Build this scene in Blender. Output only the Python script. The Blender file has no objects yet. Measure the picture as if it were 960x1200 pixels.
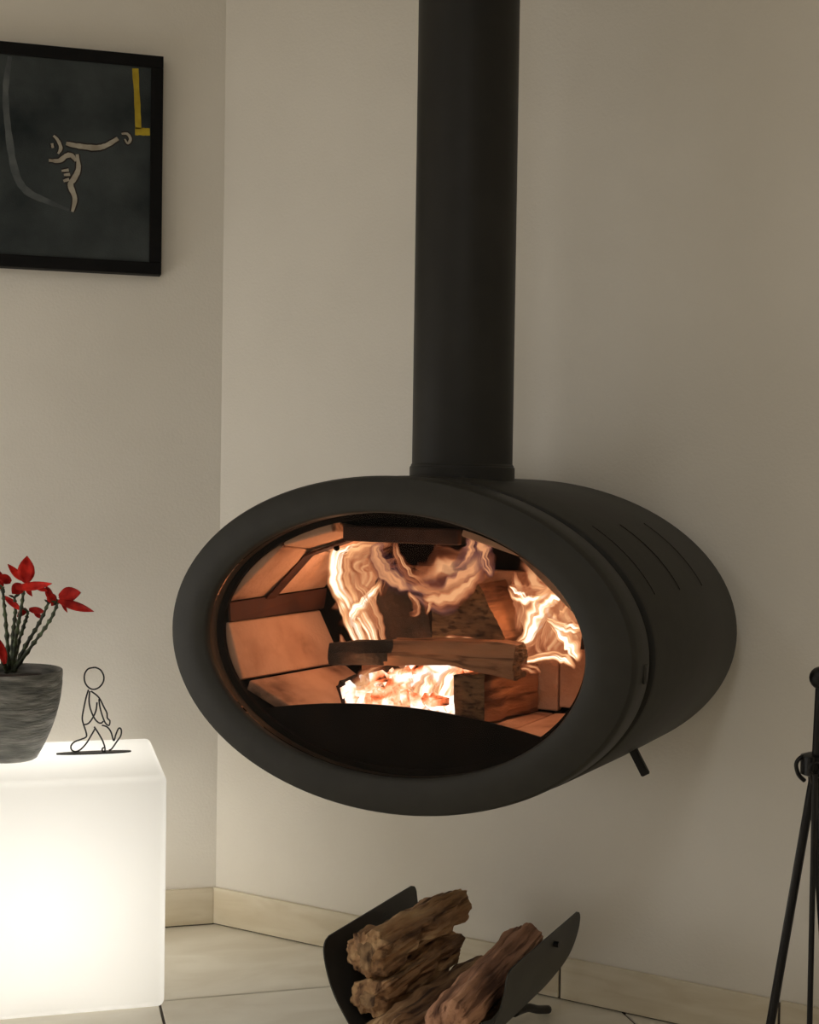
import bpy, bmesh, math, random
from mathutils import Vector, Matrix, noise

# ------------------------------------------------------------------ camera, world, lights, exposure
SC = bpy.context.scene
COL = SC.collection
CAM_LOC = (-0.4209, -3.2335, 1.06)
cam_data = bpy.data.cameras.new('camera')
cam_data.sensor_fit = 'HORIZONTAL'
cam_data.sensor_width = 36.0
cam_data.lens = 1594.0 / 960.0 * 36.0
cam = bpy.data.objects.new('camera', cam_data)
cam.location = CAM_LOC
cam.rotation_euler = (1.549204, -0.014774, -0.267414)
COL.objects.link(cam)
SC.camera = cam

world = bpy.data.worlds.new('world')
SC.world = world
world.use_nodes = True
world.node_tree.nodes['Background'].inputs[0].default_value = (1.0, 0.95, 0.86, 1)
world.node_tree.nodes['Background'].inputs[1].default_value = 0.0

def lamp(name, kind, loc, power, color, size):
    l = bpy.data.lights.new(name, kind)
    l.energy = power
    l.color = color
    if kind == 'AREA':
        l.shape = 'DISK'; l.size = size
    else:
        l.shadow_soft_size = size
    o = bpy.data.objects.new(name, l)
    o.location = loc
    COL.objects.link(o)
    return o
# added unseen fill lights: discs at ceiling height, a soft point low left
lamp('overhead_fill_light', 'AREA', (-0.9, -3.6, 2.52), 14.5, (1.0, 1.0, 1.0), 0.5)  # main overhead fill, added for general room brightness
lamp('overhead_fill_light', 'AREA', (-1.9, -1.8, 2.52), 4.5, (1.0, 1.0, 1.0), 0.5)  # weaker overhead fill added further left
lamp('left_fill_light', 'POINT', (-1.65, -0.60, 0.60), 17.0, (1.0, 1.0, 1.0), 0.38)  # added to brighten the walls from the left, no fixture
CUBE_BULB_POWER = 2.55
FIRE_POWER = 0.8

SC.view_settings.view_transform = 'Standard'
SC.view_settings.look = 'None'
SC.view_settings.gamma = 1.0
SC.view_settings.use_curve_mapping = False
SC.view_settings.exposure = 0.0
SC.cycles.use_denoising = True
SC.cycles.max_bounces = 12
SC.cycles.diffuse_bounces = 6
SC.cycles.transparent_max_bounces = 32
SC.cycles.sample_clamp_indirect = 6.0

random.seed(7)
R2 = math.sqrt(0.5)
DR = Vector((R2, -R2, 0))     # along the diagonal wall, to the right
NR = Vector((R2, R2, 0))      # into the diagonal wall
UP = Vector((0, 0, 1))

# ------------------------------------------------------------------ materials
def new_mat(name):
    m = bpy.data.materials.new(name)
    m.use_nodes = True
    nt = m.node_tree
    for n in list(nt.nodes):
        nt.nodes.remove(n)
    out = nt.nodes.new('ShaderNodeOutputMaterial')
    return m, nt, out

def N(nt, kind, **kw):
    n = nt.nodes.new(kind)
    for k, v in kw.items():
        if k.startswith('i_'):
            n.inputs[k[2:].replace('_', ' ')].default_value = v
        else:
            setattr(n, k, v)
    return n

def ramp(nt, stops, interp='LINEAR'):
    r = nt.nodes.new('ShaderNodeValToRGB')
    r.color_ramp.interpolation = interp
    e = r.color_ramp.elements
    while len(e) < len(stops):
        e.new(0.5)
    for i, (p, c) in enumerate(stops):
        e[i].position = p
        e[i].color = (c[0], c[1], c[2], 1)
    return r

def surf(name, c1, c2=None, rough=0.6, scale=8.0, stretch=(1, 1, 1), detail=6, metal=0.0, bump=0.0, bump_scale=60.0,
         spec=0.5, mid=(0.35, 0.65), random_amt=0.0, coords='Object', distortion=0.0, c3=None, crack=None):
    m, nt, out = new_mat(name)
    b = N(nt, 'ShaderNodeBsdfPrincipled')
    b.inputs['Roughness'].default_value = rough
    b.inputs['Metallic'].default_value = metal
    b.inputs['Specular IOR Level'].default_value = spec
    tc = N(nt, 'ShaderNodeTexCoord')
    mp = N(nt, 'ShaderNodeMapping')
    mp.inputs['Scale'].default_value = stretch
    nt.links.new(tc.outputs[coords], mp.inputs['Vector'])
    vec = mp.outputs['Vector']
    if random_amt:
        oi = N(nt, 'ShaderNodeObjectInfo')
        ad = N(nt, 'ShaderNodeVectorMath', operation='ADD')
        mu = N(nt, 'ShaderNodeMath', operation='MULTIPLY'); mu.inputs[1].default_value = 37.0
        nt.links.new(oi.outputs['Random'], mu.inputs[0])
        nt.links.new(mp.outputs['Vector'], ad.inputs[0]); nt.links.new(mu.outputs[0], ad.inputs[1])
        vec = ad.outputs[0]
    if c2 is not None:
        nz = N(nt, 'ShaderNodeTexNoise')
        nz.inputs['Scale'].default_value = scale
        nz.inputs['Detail'].default_value = detail
        nz.inputs['Distortion'].default_value = distortion
        nt.links.new(vec, nz.inputs['Vector'])
        stops = [(mid[0], c1), (mid[1], c2)]
        if c3 is not None:
            stops = [(mid[0], c1), ((mid[0] + mid[1]) / 2, c3), (mid[1], c2)]
        rp = ramp(nt, stops)
        nt.links.new(nz.outputs['Fac'], rp.inputs['Fac'])
        col = rp.outputs['Color']
        if random_amt:
            hs = N(nt, 'ShaderNodeHueSaturation')
            mr = N(nt, 'ShaderNodeMapRange')
            mr.inputs['To Min'].default_value = 1 - random_amt
            mr.inputs['To Max'].default_value = 1 + random_amt
            nt.links.new(oi.outputs['Random'], mr.inputs['Value'])
            nt.links.new(mr.outputs[0], hs.inputs['Value'])
            nt.links.new(col, hs.inputs['Color'])
            col = hs.outputs['Color']
        if crack:                                # fine dark splits running with the grain
            cm = N(nt, 'ShaderNodeMapping'); cm.inputs['Scale'].default_value = crack[1]
            nt.links.new(vec, cm.inputs['Vector'])
            cn = N(nt, 'ShaderNodeTexNoise'); cn.inputs['Scale'].default_value = crack[0]; cn.inputs['Detail'].default_value = 5; cn.inputs['Distortion'].default_value = 0.5
            nt.links.new(cm.outputs[0], cn.inputs['Vector'])
            cr_ = ramp(nt, [(0.36, (0.22, 0.16, 0.13)), (0.47, (1, 1, 1))])
            nt.links.new(cn.outputs['Fac'], cr_.inputs['Fac'])
            mm = N(nt, 'ShaderNodeMix', data_type='RGBA', blend_type='MULTIPLY'); mm.inputs['Factor'].default_value = 0.85
            nt.links.new(col, mm.inputs['A']); nt.links.new(cr_.outputs[0], mm.inputs['B'])
            col = mm.outputs['Result']
        nt.links.new(col, b.inputs['Base Color'])
    else:
        b.inputs['Base Color'].default_value = (c1[0], c1[1], c1[2], 1)
    if bump:
        nb = N(nt, 'ShaderNodeTexNoise')
        nb.inputs['Scale'].default_value = bump_scale
        nb.inputs['Detail'].default_value = 4
        nt.links.new(vec, nb.inputs['Vector'])
        bp = N(nt, 'ShaderNodeBump')
        bp.inputs['Strength'].default_value = bump
        bp.inputs['Distance'].default_value = 0.01
        nt.links.new(nb.outputs['Fac'], bp.inputs['Height'])
        nt.links.new(bp.outputs['Normal'], b.inputs['Normal'])
    nt.links.new(b.outputs[0], out.inputs[0])
    return m

MAT = {}
MAT['wall'] = surf('wall_paint', (0.80, 0.755, 0.675), (0.84, 0.795, 0.715), rough=0.85, scale=3, bump=0.10, bump_scale=160, spec=0.2)
MAT['ceiling'] = surf('ceiling_paint', (0.62, 0.60, 0.56), (0.66, 0.64, 0.60), rough=0.9, scale=2)
MAT['tile'] = surf('floor_tile_stone', (0.74, 0.68, 0.56), (0.84, 0.79, 0.68), rough=0.38, scale=5, stretch=(1, 2.2, 1), detail=8, random_amt=0.04, distortion=0.6, spec=0.4)
MAT['skirt'] = surf('skirting_stone', (0.70, 0.61, 0.45), (0.80, 0.72, 0.57), rough=0.42, scale=6, stretch=(1, 1, 5), detail=8, random_amt=0.05, distortion=0.8, spec=0.4)
MAT['grout'] = surf('dark_grout', (0.05, 0.042, 0.033), (0.085, 0.07, 0.055), rough=0.9, scale=30)
MAT['stove'] = surf('stove_black_paint', (0.0225, 0.0205, 0.0158), (0.027, 0.0248, 0.0192), rough=0.55, scale=30, bump=0.03, bump_scale=700, spec=0.28)
MAT['pipe'] = surf('flue_black_paint', (0.016, 0.0150, 0.0125), (0.0200, 0.0188, 0.016), rough=0.5, scale=12, bump=0.03, bump_scale=700, spec=0.28)
MAT['iron'] = surf('black_iron', (0.0035, 0.003, 0.003), (0.006, 0.0052, 0.005), rough=0.35, scale=20, spec=0.3)
MAT['soot'] = surf('sooty_steel', (0.004, 0.0032, 0.0028), (0.010, 0.007, 0.0055), rough=0.85, scale=14, spec=0.08)
MAT['warmsteel'] = surf('browned_steel', (0.035, 0.016, 0.012), (0.085, 0.036, 0.024), rough=0.7, scale=16, spec=0.2)
MAT['brick'] = surf('firebrick', (0.10, 0.055, 0.040), (0.56, 0.38, 0.28), rough=0.9, scale=9, detail=12, random_amt=0.06, bump=0.3, bump_scale=120, mid=(0.30, 0.56), c3=(0.44, 0.28, 0.20), spec=0.15)
MAT['sheet'] = surf('dark_sheet_steel', (0.034, 0.032, 0.028), (0.055, 0.052, 0.045), rough=0.5, scale=10, metal=0.3)
MAT['frame'] = surf('black_frame_wood', (0.003, 0.003, 0.003), (0.005, 0.0045, 0.0045), rough=0.6, scale=20, stretch=(1, 1, 4), spec=0.15)
MAT['canvas'] = surf('dark_canvas', (0.020, 0.025, 0.026), (0.072, 0.082, 0.082), rough=0.9, spec=0.15, scale=4.5, detail=10, bump=0.2, bump_scale=400)
MAT['bone'] = surf('bone_white_paint', (0.28, 0.24, 0.18), (0.46, 0.42, 0.34), rough=0.8, scale=30)
MAT['outline'] = surf('brown_black_paint', (0.012, 0.008, 0.006), (0.02, 0.014, 0.010), rough=0.8, scale=30)
MAT['yellow'] = surf('yellow_paint', (0.36, 0.25, 0.008), (0.5, 0.37, 0.02), rough=0.8, scale=30)
MAT['haze'] = surf('grey_brushed_paint', (0.045, 0.052, 0.054), (0.11, 0.12, 0.12), rough=0.85, scale=20, mid=(0.35, 0.7))
MAT['pot'] = surf('dark_glazed_stoneware', (0.045, 0.048, 0.040), (0.27, 0.26, 0.235), rough=0.5, scale=14, stretch=(1, 1, 5), detail=10, bump=0.7, bump_scale=30, mid=(0.32, 0.70), c3=(0.13, 0.128, 0.112))
MAT['soil'] = surf('potting_soil', (0.016, 0.009, 0.007), (0.04, 0.022, 0.016), rough=0.95, scale=60, bump=0.6, bump_scale=80)
MAT['stem'] = surf('green_brown_stem', (0.012, 0.016, 0.008), (0.085, 0.12, 0.05), rough=0.6, scale=70, c3=(0.03, 0.035, 0.014))
MAT['bract'] = surf('red_bract', (0.24, 0.004, 0.003), (0.60, 0.022, 0.012), rough=0.6, scale=45, random_amt=0.2, spec=0.15)
MAT['wire'] = surf('black_wire', (0.006, 0.006, 0.006), rough=0.4)
MAT['firewood'] = surf('split_firewood', (0.07, 0.030, 0.013), (0.62, 0.40, 0.20), rough=0.9, scale=30, stretch=(0.16, 1, 1), detail=12, bump=0.9, bump_scale=70, mid=(0.30, 0.68), random_amt=0.08, c3=(0.38, 0.21, 0.10), distortion=0.4, crack=(55, (0.5, 1, 1)))
MAT['pinkwood'] = surf('reddish_split_wood', (0.10, 0.038, 0.02), (0.62, 0.33, 0.19), rough=0.9, scale=26, stretch=(0.14, 1.3, 1.3), detail=12, bump=0.9, bump_scale=70, mid=(0.28, 0.66), c3=(0.46, 0.23, 0.13), crack=(60, (0.5, 1, 1)))
MAT['endgrain'] = surf('weathered_log_end', (0.09, 0.045, 0.022), (0.45, 0.28, 0.14), rough=0.9, scale=30, bump=0.5, bump_scale=70, crack=(45, (1, 1, 1)))
MAT['burnwood'] = surf('burning_log_wood', (0.10, 0.045, 0.022), (0.42, 0.22, 0.12), rough=0.85, scale=14, stretch=(0.25, 1, 1), detail=10, bump=0.6, bump_scale=60, mid=(0.3, 0.68), crack=(60, (0.3, 1, 1)))
MAT['facewood'] = surf('burning_log_cut_face', (0.055, 0.032, 0.016), (0.20, 0.125, 0.06), rough=0.9, scale=26, stretch=(1, 1, 3), detail=10, bump=0.5, bump_scale=60, mid=(0.3, 0.68), crack=(50, (1, 1, 1)))
MAT['char'] = surf('charred_wood', (0.008, 0.006, 0.005), (0.045, 0.026, 0.018), rough=0.9, scale=18, bump=0.8, bump_scale=45, mid=(0.4, 0.8))

def glass_mat():
    m, nt, out = new_mat('stove_glass')
    tr = N(nt, 'ShaderNodeBsdfTransparent'); tr.inputs[0].default_value = (0.95, 0.92, 0.89, 1)
    gl = N(nt, 'ShaderNodeBsdfGlossy'); gl.inputs['Roughness'].default_value = 0.03
    fr = N(nt, 'ShaderNodeFresnel'); fr.inputs['IOR'].default_value = 1.15
    mx = N(nt, 'ShaderNodeMixShader')
    nt.links.new(fr.outputs[0], mx.inputs[0]); nt.links.new(tr.outputs[0], mx.inputs[1]); nt.links.new(gl.outputs[0], mx.inputs[2])
    nt.links.new(mx.outputs[0], out.inputs[0])
    return m
MAT['glass'] = glass_mat()

def cube_mat():
    m, nt, out = new_mat('milky_polyethylene')
    t = N(nt, 'ShaderNodeBsdfTranslucent'); t.inputs[0].default_value = (0.96, 0.955, 0.94, 1)
    d = N(nt, 'ShaderNodeBsdfDiffuse'); d.inputs[0].default_value = (0.95, 0.945, 0.93, 1)
    mx = N(nt, 'ShaderNodeMixShader'); mx.inputs[0].default_value = 0.28
    nt.links.new(t.outputs[0], mx.inputs[1]); nt.links.new(d.outputs[0], mx.inputs[2])
    nt.links.new(mx.outputs[0], out.inputs[0])
    return m
MAT['milky'] = cube_mat()

def flame_mat(name, core, mid, edge, s_core, s_edge, dens, seed):
    """burning gas: emission with streaks running along each tongue (uv), thinning out to nothing at its rim"""
    m, nt, out = new_mat(name)
    uv = N(nt, 'ShaderNodeUVMap')
    sp = N(nt, 'ShaderNodeSeparateXYZ'); nt.links.new(uv.outputs[0], sp.inputs[0])
    # rim falloff  1-(2v-1)^2
    a = N(nt, 'ShaderNodeMath', operation='MULTIPLY_ADD'); a.inputs[1].default_value = 2; a.inputs[2].default_value = -1
    nt.links.new(sp.outputs['Y'], a.inputs[0])
    b = N(nt, 'ShaderNodeMath', operation='MULTIPLY'); nt.links.new(a.outputs[0], b.inputs[0]); nt.links.new(a.outputs[0], b.inputs[1])
    prof = N(nt, 'ShaderNodeMath', operation='SUBTRACT'); prof.inputs[0].default_value = 1; nt.links.new(b.outputs[0], prof.inputs[1])
    # ends falloff
    e1 = N(nt, 'ShaderNodeMapRange'); e1.inputs['From Max'].default_value = 0.12; nt.links.new(sp.outputs['X'], e1.inputs['Value'])
    e2 = N(nt, 'ShaderNodeMapRange'); e2.inputs['From Min'].default_value = 1.0; e2.inputs['From Max'].default_value = 0.75; nt.links.new(sp.outputs['X'], e2.inputs['Value'])
    ee = N(nt, 'ShaderNodeMath', operation='MULTIPLY'); nt.links.new(e1.outputs[0], ee.inputs[0]); nt.links.new(e2.outputs[0], ee.inputs[1])
    oi = N(nt, 'ShaderNodeObjectInfo')
    mp = N(nt, 'ShaderNodeMapping'); mp.inputs['Scale'].default_value = (0.9, 2.6, 1)
    nt.links.new(uv.outputs[0], mp.inputs['Vector'])
    ofs = N(nt, 'ShaderNodeVectorMath', operation='ADD')
    rm = N(nt, 'ShaderNodeMath', operation='MULTIPLY'); rm.inputs[1].default_value = 51.0 + seed
    nt.links.new(oi.outputs['Random'], rm.inputs[0])
    nt.links.new(mp.outputs[0], ofs.inputs[0]); nt.links.new(rm.outputs[0], ofs.inputs[1])
    nz = N(nt, 'ShaderNodeTexNoise'); nz.inputs['Scale'].default_value = 1.3; nz.inputs['Detail'].default_value = 2.2; nz.inputs['Distortion'].default_value = 0.7
    nt.links.new(ofs.outputs[0], nz.inputs['Vector'])
    st = N(nt, 'ShaderNodeMapRange'); st.inputs['From Min'].default_value = 0.40; st.inputs['From Max'].default_value = 0.60
    nt.links.new(nz.outputs['Fac'], st.inputs['Value'])
    f1 = N(nt, 'ShaderNodeMath', operation='MULTIPLY'); nt.links.new(prof.outputs[0], f1.inputs[0]); nt.links.new(st.outputs[0], f1.inputs[1])
    f2 = N(nt, 'ShaderNodeMath', operation='MULTIPLY', use_clamp=True); nt.links.new(f1.outputs[0], f2.inputs[0]); nt.links.new(ee.outputs[0], f2.inputs[1])
    rp = ramp(nt, [(0.0, edge), (0.45, mid), (0.85, core)])
    nt.links.new(f2.outputs[0], rp.inputs['Fac'])
    ms = N(nt, 'ShaderNodeMapRange'); ms.inputs['To Min'].default_value = s_edge; ms.inputs['To Max'].default_value = s_core
    nt.links.new(f2.outputs[0], ms.inputs['Value'])
    em = N(nt, 'ShaderNodeEmission'); nt.links.new(rp.outputs[0], em.inputs['Color']); nt.links.new(ms.outputs[0], em.inputs['Strength'])
    # coverage
    cv = N(nt, 'ShaderNodeMath', operation='MULTIPLY', use_clamp=True); cv.inputs[1].default_value = dens
    cs = N(nt, 'ShaderNodeMath', operation='MULTIPLY_ADD'); cs.inputs[1].default_value = 0.72; cs.inputs[2].default_value = 0.28
    nt.links.new(st.outputs[0], cs.inputs[0])
    c1 = N(nt, 'ShaderNodeMath', operation='MULTIPLY'); nt.links.new(cs.outputs[0], c1.inputs[0]); nt.links.new(prof.outputs[0], c1.inputs[1])
    c2 = N(nt, 'ShaderNodeMath', operation='MULTIPLY'); nt.links.new(c1.outputs[0], c2.inputs[0]); nt.links.new(ee.outputs[0], c2.inputs[1])
    nt.links.new(c2.outputs[0], cv.inputs[0])
    tr = N(nt, 'ShaderNodeBsdfTransparent')
    mx = N(nt, 'ShaderNodeMixShader')
    nt.links.new(cv.outputs[0], mx.inputs[0]); nt.links.new(tr.outputs[0], mx.inputs[1]); nt.links.new(em.outputs[0], mx.inputs[2])
    nt.links.new(mx.outputs[0], out.inputs[0])
    return m
MAT['bright'] = flame_mat('white_hot_flame', (1.0, 0.94, 0.76), (1.0, 0.52, 0.24), (0.82, 0.26, 0.11), 2.2, 0.55, 1.7, 1)
MAT['orange'] = flame_mat('orange_flame', (1.0, 0.50, 0.24), (0.92, 0.32, 0.14), (0.58, 0.14, 0.055), 0.95, 0.4, 1.0, 2)
MAT['mauve'] = flame_mat('thin_violet_flame', (1.0, 0.46, 0.22), (0.52, 0.20, 0.15), (0.20, 0.075, 0.09), 0.85, 0.3, 1.1, 3)

def ember_mat():
    m, nt, out = new_mat('glowing_ember')
    tc = N(nt, 'ShaderNodeTexCoord')
    nz = N(nt, 'ShaderNodeTexNoise'); nz.inputs['Scale'].default_value = 22; nz.inputs['Detail'].default_value = 7
    nt.links.new(tc.outputs['Object'], nz.inputs['Vector'])
    rp = ramp(nt, [(0.33, (0.02, 0.006, 0.003)), (0.40, (0.75, 0.15, 0.05)), (0.47, (1.0, 0.45, 0.24)), (0.57, (1.0, 0.95, 0.85))])
    nt.links.new(nz.outputs['Fac'], rp.inputs['Fac'])
    em = N(nt, 'ShaderNodeEmission'); em.inputs['Strength'].default_value = 1.7
    nt.links.new(rp.outputs[0], em.inputs['Color'])
    nt.links.new(em.outputs[0], out.inputs[0])
    return m
MAT['ember'] = ember_mat()

# ------------------------------------------------------------------ builders
def tag(o, label=None, cat=None, group=None, kind=None):
    if label: o['label'] = label
    if cat: o['category'] = cat
    if group: o['group'] = group
    if kind: o['kind'] = kind
    return o

def empty(name, loc=(0, 0, 0), rz=0.0):
    o = bpy.data.objects.new(name, None)
    o.empty_display_size = 0.05
    o.location = loc
    o.rotation_euler = (0, 0, rz)
    COL.objects.link(o)
    return o

def link_mesh(name, me, mat, parent=None, loc=None, smooth=False, mat2=None):
    if mat is not None and not me.materials:
        me.materials.append(MAT[mat])
        if mat2: me.materials.append(MAT[mat2])
    if smooth:
        for p in me.polygons: p.use_smooth = True
    o = bpy.data.objects.new(name, me)
    if parent is not None: o.parent = parent
    if loc is not None: o.location = loc
    COL.objects.link(o)
    return o

def from_bm(name, bm, mat, parent=None, loc=None, smooth=False, mat2=None, auto=None):
    bmesh.ops.recalc_face_normals(bm, faces=bm.faces[:])
    me = bpy.data.meshes.new(name)
    bm.to_mesh(me)
    bm.free()
    if auto is not None:
        for p in me.polygons: p.use_smooth = True
        me.set_sharp_from_angle(angle=auto)
    return link_mesh(name, me, mat, parent, loc, smooth, mat2)

def bm_box(lo, hi, bevel=0.0, seg=2, bm=None):
    own = bmesh.new()
    vs = [own.verts.new((x, y, z)) for x in (lo[0], hi[0]) for y in (lo[1], hi[1]) for z in (lo[2], hi[2])]
    for f in ((0, 1, 3, 2), (4, 6, 7, 5), (0, 4, 5, 1), (2, 3, 7, 6), (0, 2, 6, 4), (1, 5, 7, 3)):
        own.faces.new([vs[i] for i in f])
    bmesh.ops.recalc_face_normals(own, faces=own.faces[:])
    if bevel:
        bmesh.ops.bevel(own, geom=own.edges[:], offset=bevel, segments=seg, profile=0.5, affect='EDGES')
    if bm is None:
        return own
    me = bpy.data.meshes.new('tmp'); own.to_mesh(me); own.free(); bm.from_mesh(me); bpy.data.meshes.remove(me)
    return bm

def loft(bm, rings, close_start=True, close_end=True, ring_closed=True):
    R = [[bm.verts.new(p) for p in r] for r in rings]
    n = len(R[0])
    for a, b in zip(R, R[1:]):
        for i in range(n if ring_closed else n - 1):
            j = (i + 1) % n
            bm.faces.new((a[i], a[j], b[j], b[i]))
    if close_start: bm.faces.new(R[0][::-1])
    if close_end: bm.faces.new(R[-1])
    return R

def catmull(pts, sub):
    pts = [Vector(p) for p in pts]
    out = []
    for i in range(len(pts) - 1):
        p0 = pts[max(i - 1, 0)]; p1 = pts[i]; p2 = pts[i + 1]; p3 = pts[min(i + 2, len(pts) - 1)]
        for k in range(sub):
            t = k / sub
            out.append(0.5 * ((2 * p1) + (p2 - p0) * t + (2 * p0 - 5 * p1 + 4 * p2 - p3) * t * t + (3 * p1 - p0 - 3 * p2 + p3) * t ** 3))
    out.append(pts[-1].copy())
    return out

def tube(bm, pts, rad, seg=8, sub=1, caps=True):
    """round bar along a path; rad a number or one per point"""
    pts = [Vector(p) for p in pts]
    rs = rad if isinstance(rad, (list, tuple)) else [rad] * len(pts)
    if sub > 1:
        q = catmull([(p.x, p.y, p.z) for p in pts], sub)
        rr = []
        for i in range(len(pts) - 1):
            for k in range(sub): rr.append(rs[i] + (rs[i + 1] - rs[i]) * k / sub)
        rr.append(rs[-1]); pts, rs = q, rr
    rings = []
    prev = None
    for i, p in enumerate(pts):
        t = (pts[min(i + 1, len(pts) - 1)] - pts[max(i - 1, 0)]).normalized()
        if prev is None:
            u = t.orthogonal().normalized()
        else:
            u = (prev - t * prev.dot(t))
            u = u.normalized() if u.length > 1e-6 else t.orthogonal().normalized()
        prev = u
        v = t.cross(u)
        rings.append([p + (u * math.cos(2 * math.pi * k / seg) + v * math.sin(2 * math.pi * k / seg)) * rs[i] for k in range(seg)])
    loft(bm, rings, caps, caps)
    return bm

def lathe(bm, prof, seg=48, close_start=True, close_end=True):
    rings = [[(r * math.cos(2 * math.pi * k / seg), r * math.sin(2 * math.pi * k / seg), z) for k in range(seg)] for r, z in prof]
    return loft(bm, rings, close_start, close_end)

def uv_sphere(bm, c, r, seg=16):
    bmesh.ops.create_uvsphere(bm, u_segments=seg, v_segments=seg // 2, radius=r, matrix=Matrix.Translation(c))

# ------------------------------------------------------------------ the room
H_CEIL = 2.6
DIAG = 1.9                       # length of the diagonal wall across the corner
XL, YB = -3.0, -5.2
PE = DR * DIAG                   # far end of the diagonal wall
TH = 0.12
def wall(name, a, b):
    a = Vector(a); b = Vector(b)
    d = (b - a).normalized(); n = Vector((-d.y, d.x, 0))
    bm = bmesh.new()
    lo = [a, b, b + n * TH, a + n * TH]
    r0 = [(p.x, p.y, 0) for p in lo]; r1 = [(p.x, p.y, H_CEIL) for p in lo]
    loft(bm, [r0, r1])
    return tag(from_bm(name, bm, 'wall'), kind='structure')
wall('wall_left', (XL, 0, 0), (0, 0, 0))
wall('wall_diagonal', (0, 0, 0), PE)
wall('wall_right', PE, (PE.x, YB, 0))
wall('wall_back', (PE.x, YB, 0), (XL, YB, 0))
wall('wall_far_left', (XL, YB, 0), (XL, 0, 0))
bm = bm_box((XL, YB, H_CEIL), (PE.x + TH, 0 + TH, H_CEIL + 0.1))
tag(from_bm('ceiling', bm, 'ceiling'), kind='structure')

# floor: dark bed and single stone tiles with joints
TILE = 0.45; J = 0.0028
X0, Y0 = -0.172, -0.4597
bm = bm_box((XL, YB, -0.09), (PE.x + TH, 0 + TH, -0.004))
floor = tag(from_bm('floor', bm, 'grout'), kind='structure')
share = {}
i0 = int(math.floor((XL - X0) / TILE)); i1 = int(math.ceil((PE.x - X0) / TILE))
j0 = int(math.floor((YB - Y0) / TILE)); j1 = 1
for i in range(i0, i1):
    for j in range(j0, j1 + 1):
        ax, bx = X0 + i * TILE + J, X0 + (i + 1) * TILE - J
        ay, by = Y0 + (j - 1) * TILE + J, Y0 + j * TILE - J
        if j == 1: by = -0.003
        ax = max(ax, XL); bx = min(bx, PE.x); ay = max(ay, YB)
        if j == 1: ay, by = Y0 + J, -0.003
        elif j > 1: continue
        if bx - ax < 0.02 or by - ay < 0.02: continue
        # wholly beyond the diagonal wall (x + y > 0)?
        if ax + ay > -0.004: continue
        cut = bx + by > -0.004
        key = (round(bx - ax, 3), round(by - ay, 3))
        if not cut and key in share:
            o = link_mesh('tile', share[key], None, floor, (ax, ay, 0))
            continue
        b = bm_box((0, 0, -0.012), (bx - ax, by - ay, 0.0), bevel=0.0015, seg=1)
        if cut:
            bmesh.ops.bisect_plane(b, geom=b.verts[:] + b.edges[:] + b.faces[:], plane_co=(-ax - 0.002, -ay - 0.002, 0), plane_no=(R2, R2, 0), clear_outer=True)
            ed = [e for e in b.edges if e.is_boundary]
            if ed: bmesh.ops.holes_fill(b, edges=ed)
        o = from_bm('tile', b, 'tile', floor, (ax, ay, 0))
        if not cut: share[key] = o.data

# skirting: stone strips 45 cm long, 9 cm high, along the two walls in view
SK_H, SK_T = 0.089, 0.011
def skirting(name, origin, d, n_out, length, first=0.0):
    bm = bmesh.new()
    e = 0.004
    o = Vector(origin)
    p = [o + n_out * -0.0005, o + d * length + n_out * -0.0005, o + d * length + n_out * e, o + n_out * e]
    loft(bm, [[(q.x, q.y, 0.0) for q in p], [(q.x, q.y, SK_H - 0.006) for q in p]])
    base = tag(from_bm(name, bm, 'grout'), kind='structure')
    x = first
    ang = math.atan2(d.y, d.x)
    me = None
    while x < length - 0.02:
        L = min(TILE, length - x) - 0.005
        b = bm_box((0, 0, 0.003), (L, SK_T, SK_H), bevel=0.003, seg=2)
        if (d.x * n_out.y - d.y * n_out.x) < 0:
            for v in b.verts: v.co.y = -v.co.y
        q = o + d * (x + 0.0025)
        t = from_bm('skirting_tile', b, 'skirt', base, (q.x, q.y, 0), auto=0.6)
        t.rotation_euler = (0, 0, ang)
        x += TILE
    return base
skirting('baseboard_left', (-0.004, 0, 0), Vector((-1, 0, 0)), Vector((0, -1, 0)), 2.9)
skirting('baseboard_diagonal', (0, 0, 0), DR, -NR, DIAG - 0.02, first=-0.006)

# ------------------------------------------------------------------ the stove
S0 = Vector((0.1323, -1.0452, 0.7891))           # centre of the glass
ZB = 0.284                                       # half height of the oval
stove = empty('wood_stove', (S0.x, S0.y, S0.z - ZB), -math.pi / 4)
tag(stove, 'black oval wood-burning stove hung on the wall with a fire behind its glass', 'stove')
def S(x, y, z): return (x, y, z + ZB)            # stove local, from the glass centre
def SW(x, y, z): return S0 + DR * x + NR * y + UP * z
SEG = 128
def oval(a, b, y, seg=SEG):
    return [S(a * math.cos(2 * math.pi * k / seg), y, b * math.sin(2 * math.pi * k / seg)) for k in range(seg)]
# body shell
bm = bmesh.new()
prof = [(0.400, 0.248, 0.090), (0.440, 0.275, 0.090), (0.4455, 0.2805, 0.0915), (0.4475, 0.283, 0.096), (0.446, 0.283, 0.35), (0.440, 0.281, 0.555), (0.433, 0.276, 0.570), (0.418, 0.262, 0.576), (0.2, 0.12, 0.576)]
loft(bm, [oval(*p) for p in prof], close_start=False, close_end=True)
body = from_bm('body', bm, 'stove', stove, auto=0.5)
# cooling slots pressed into the side
for dep in (0.155, 0.28, 0.40):
    for sgn in (1, -1):
        bm = bmesh.new()
        pts = []
        for k in range(13):
            a = math.radians(20 + 26 * k / 12)
            aa, bb = 0.4477, 0.2835
            pts.append(S(sgn * aa * math.cos(a), dep, bb * math.sin(a)))
        tube(bm, pts, 0.0008, seg=6)
        from_bm('slot', bm, 'iron', body)
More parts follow.
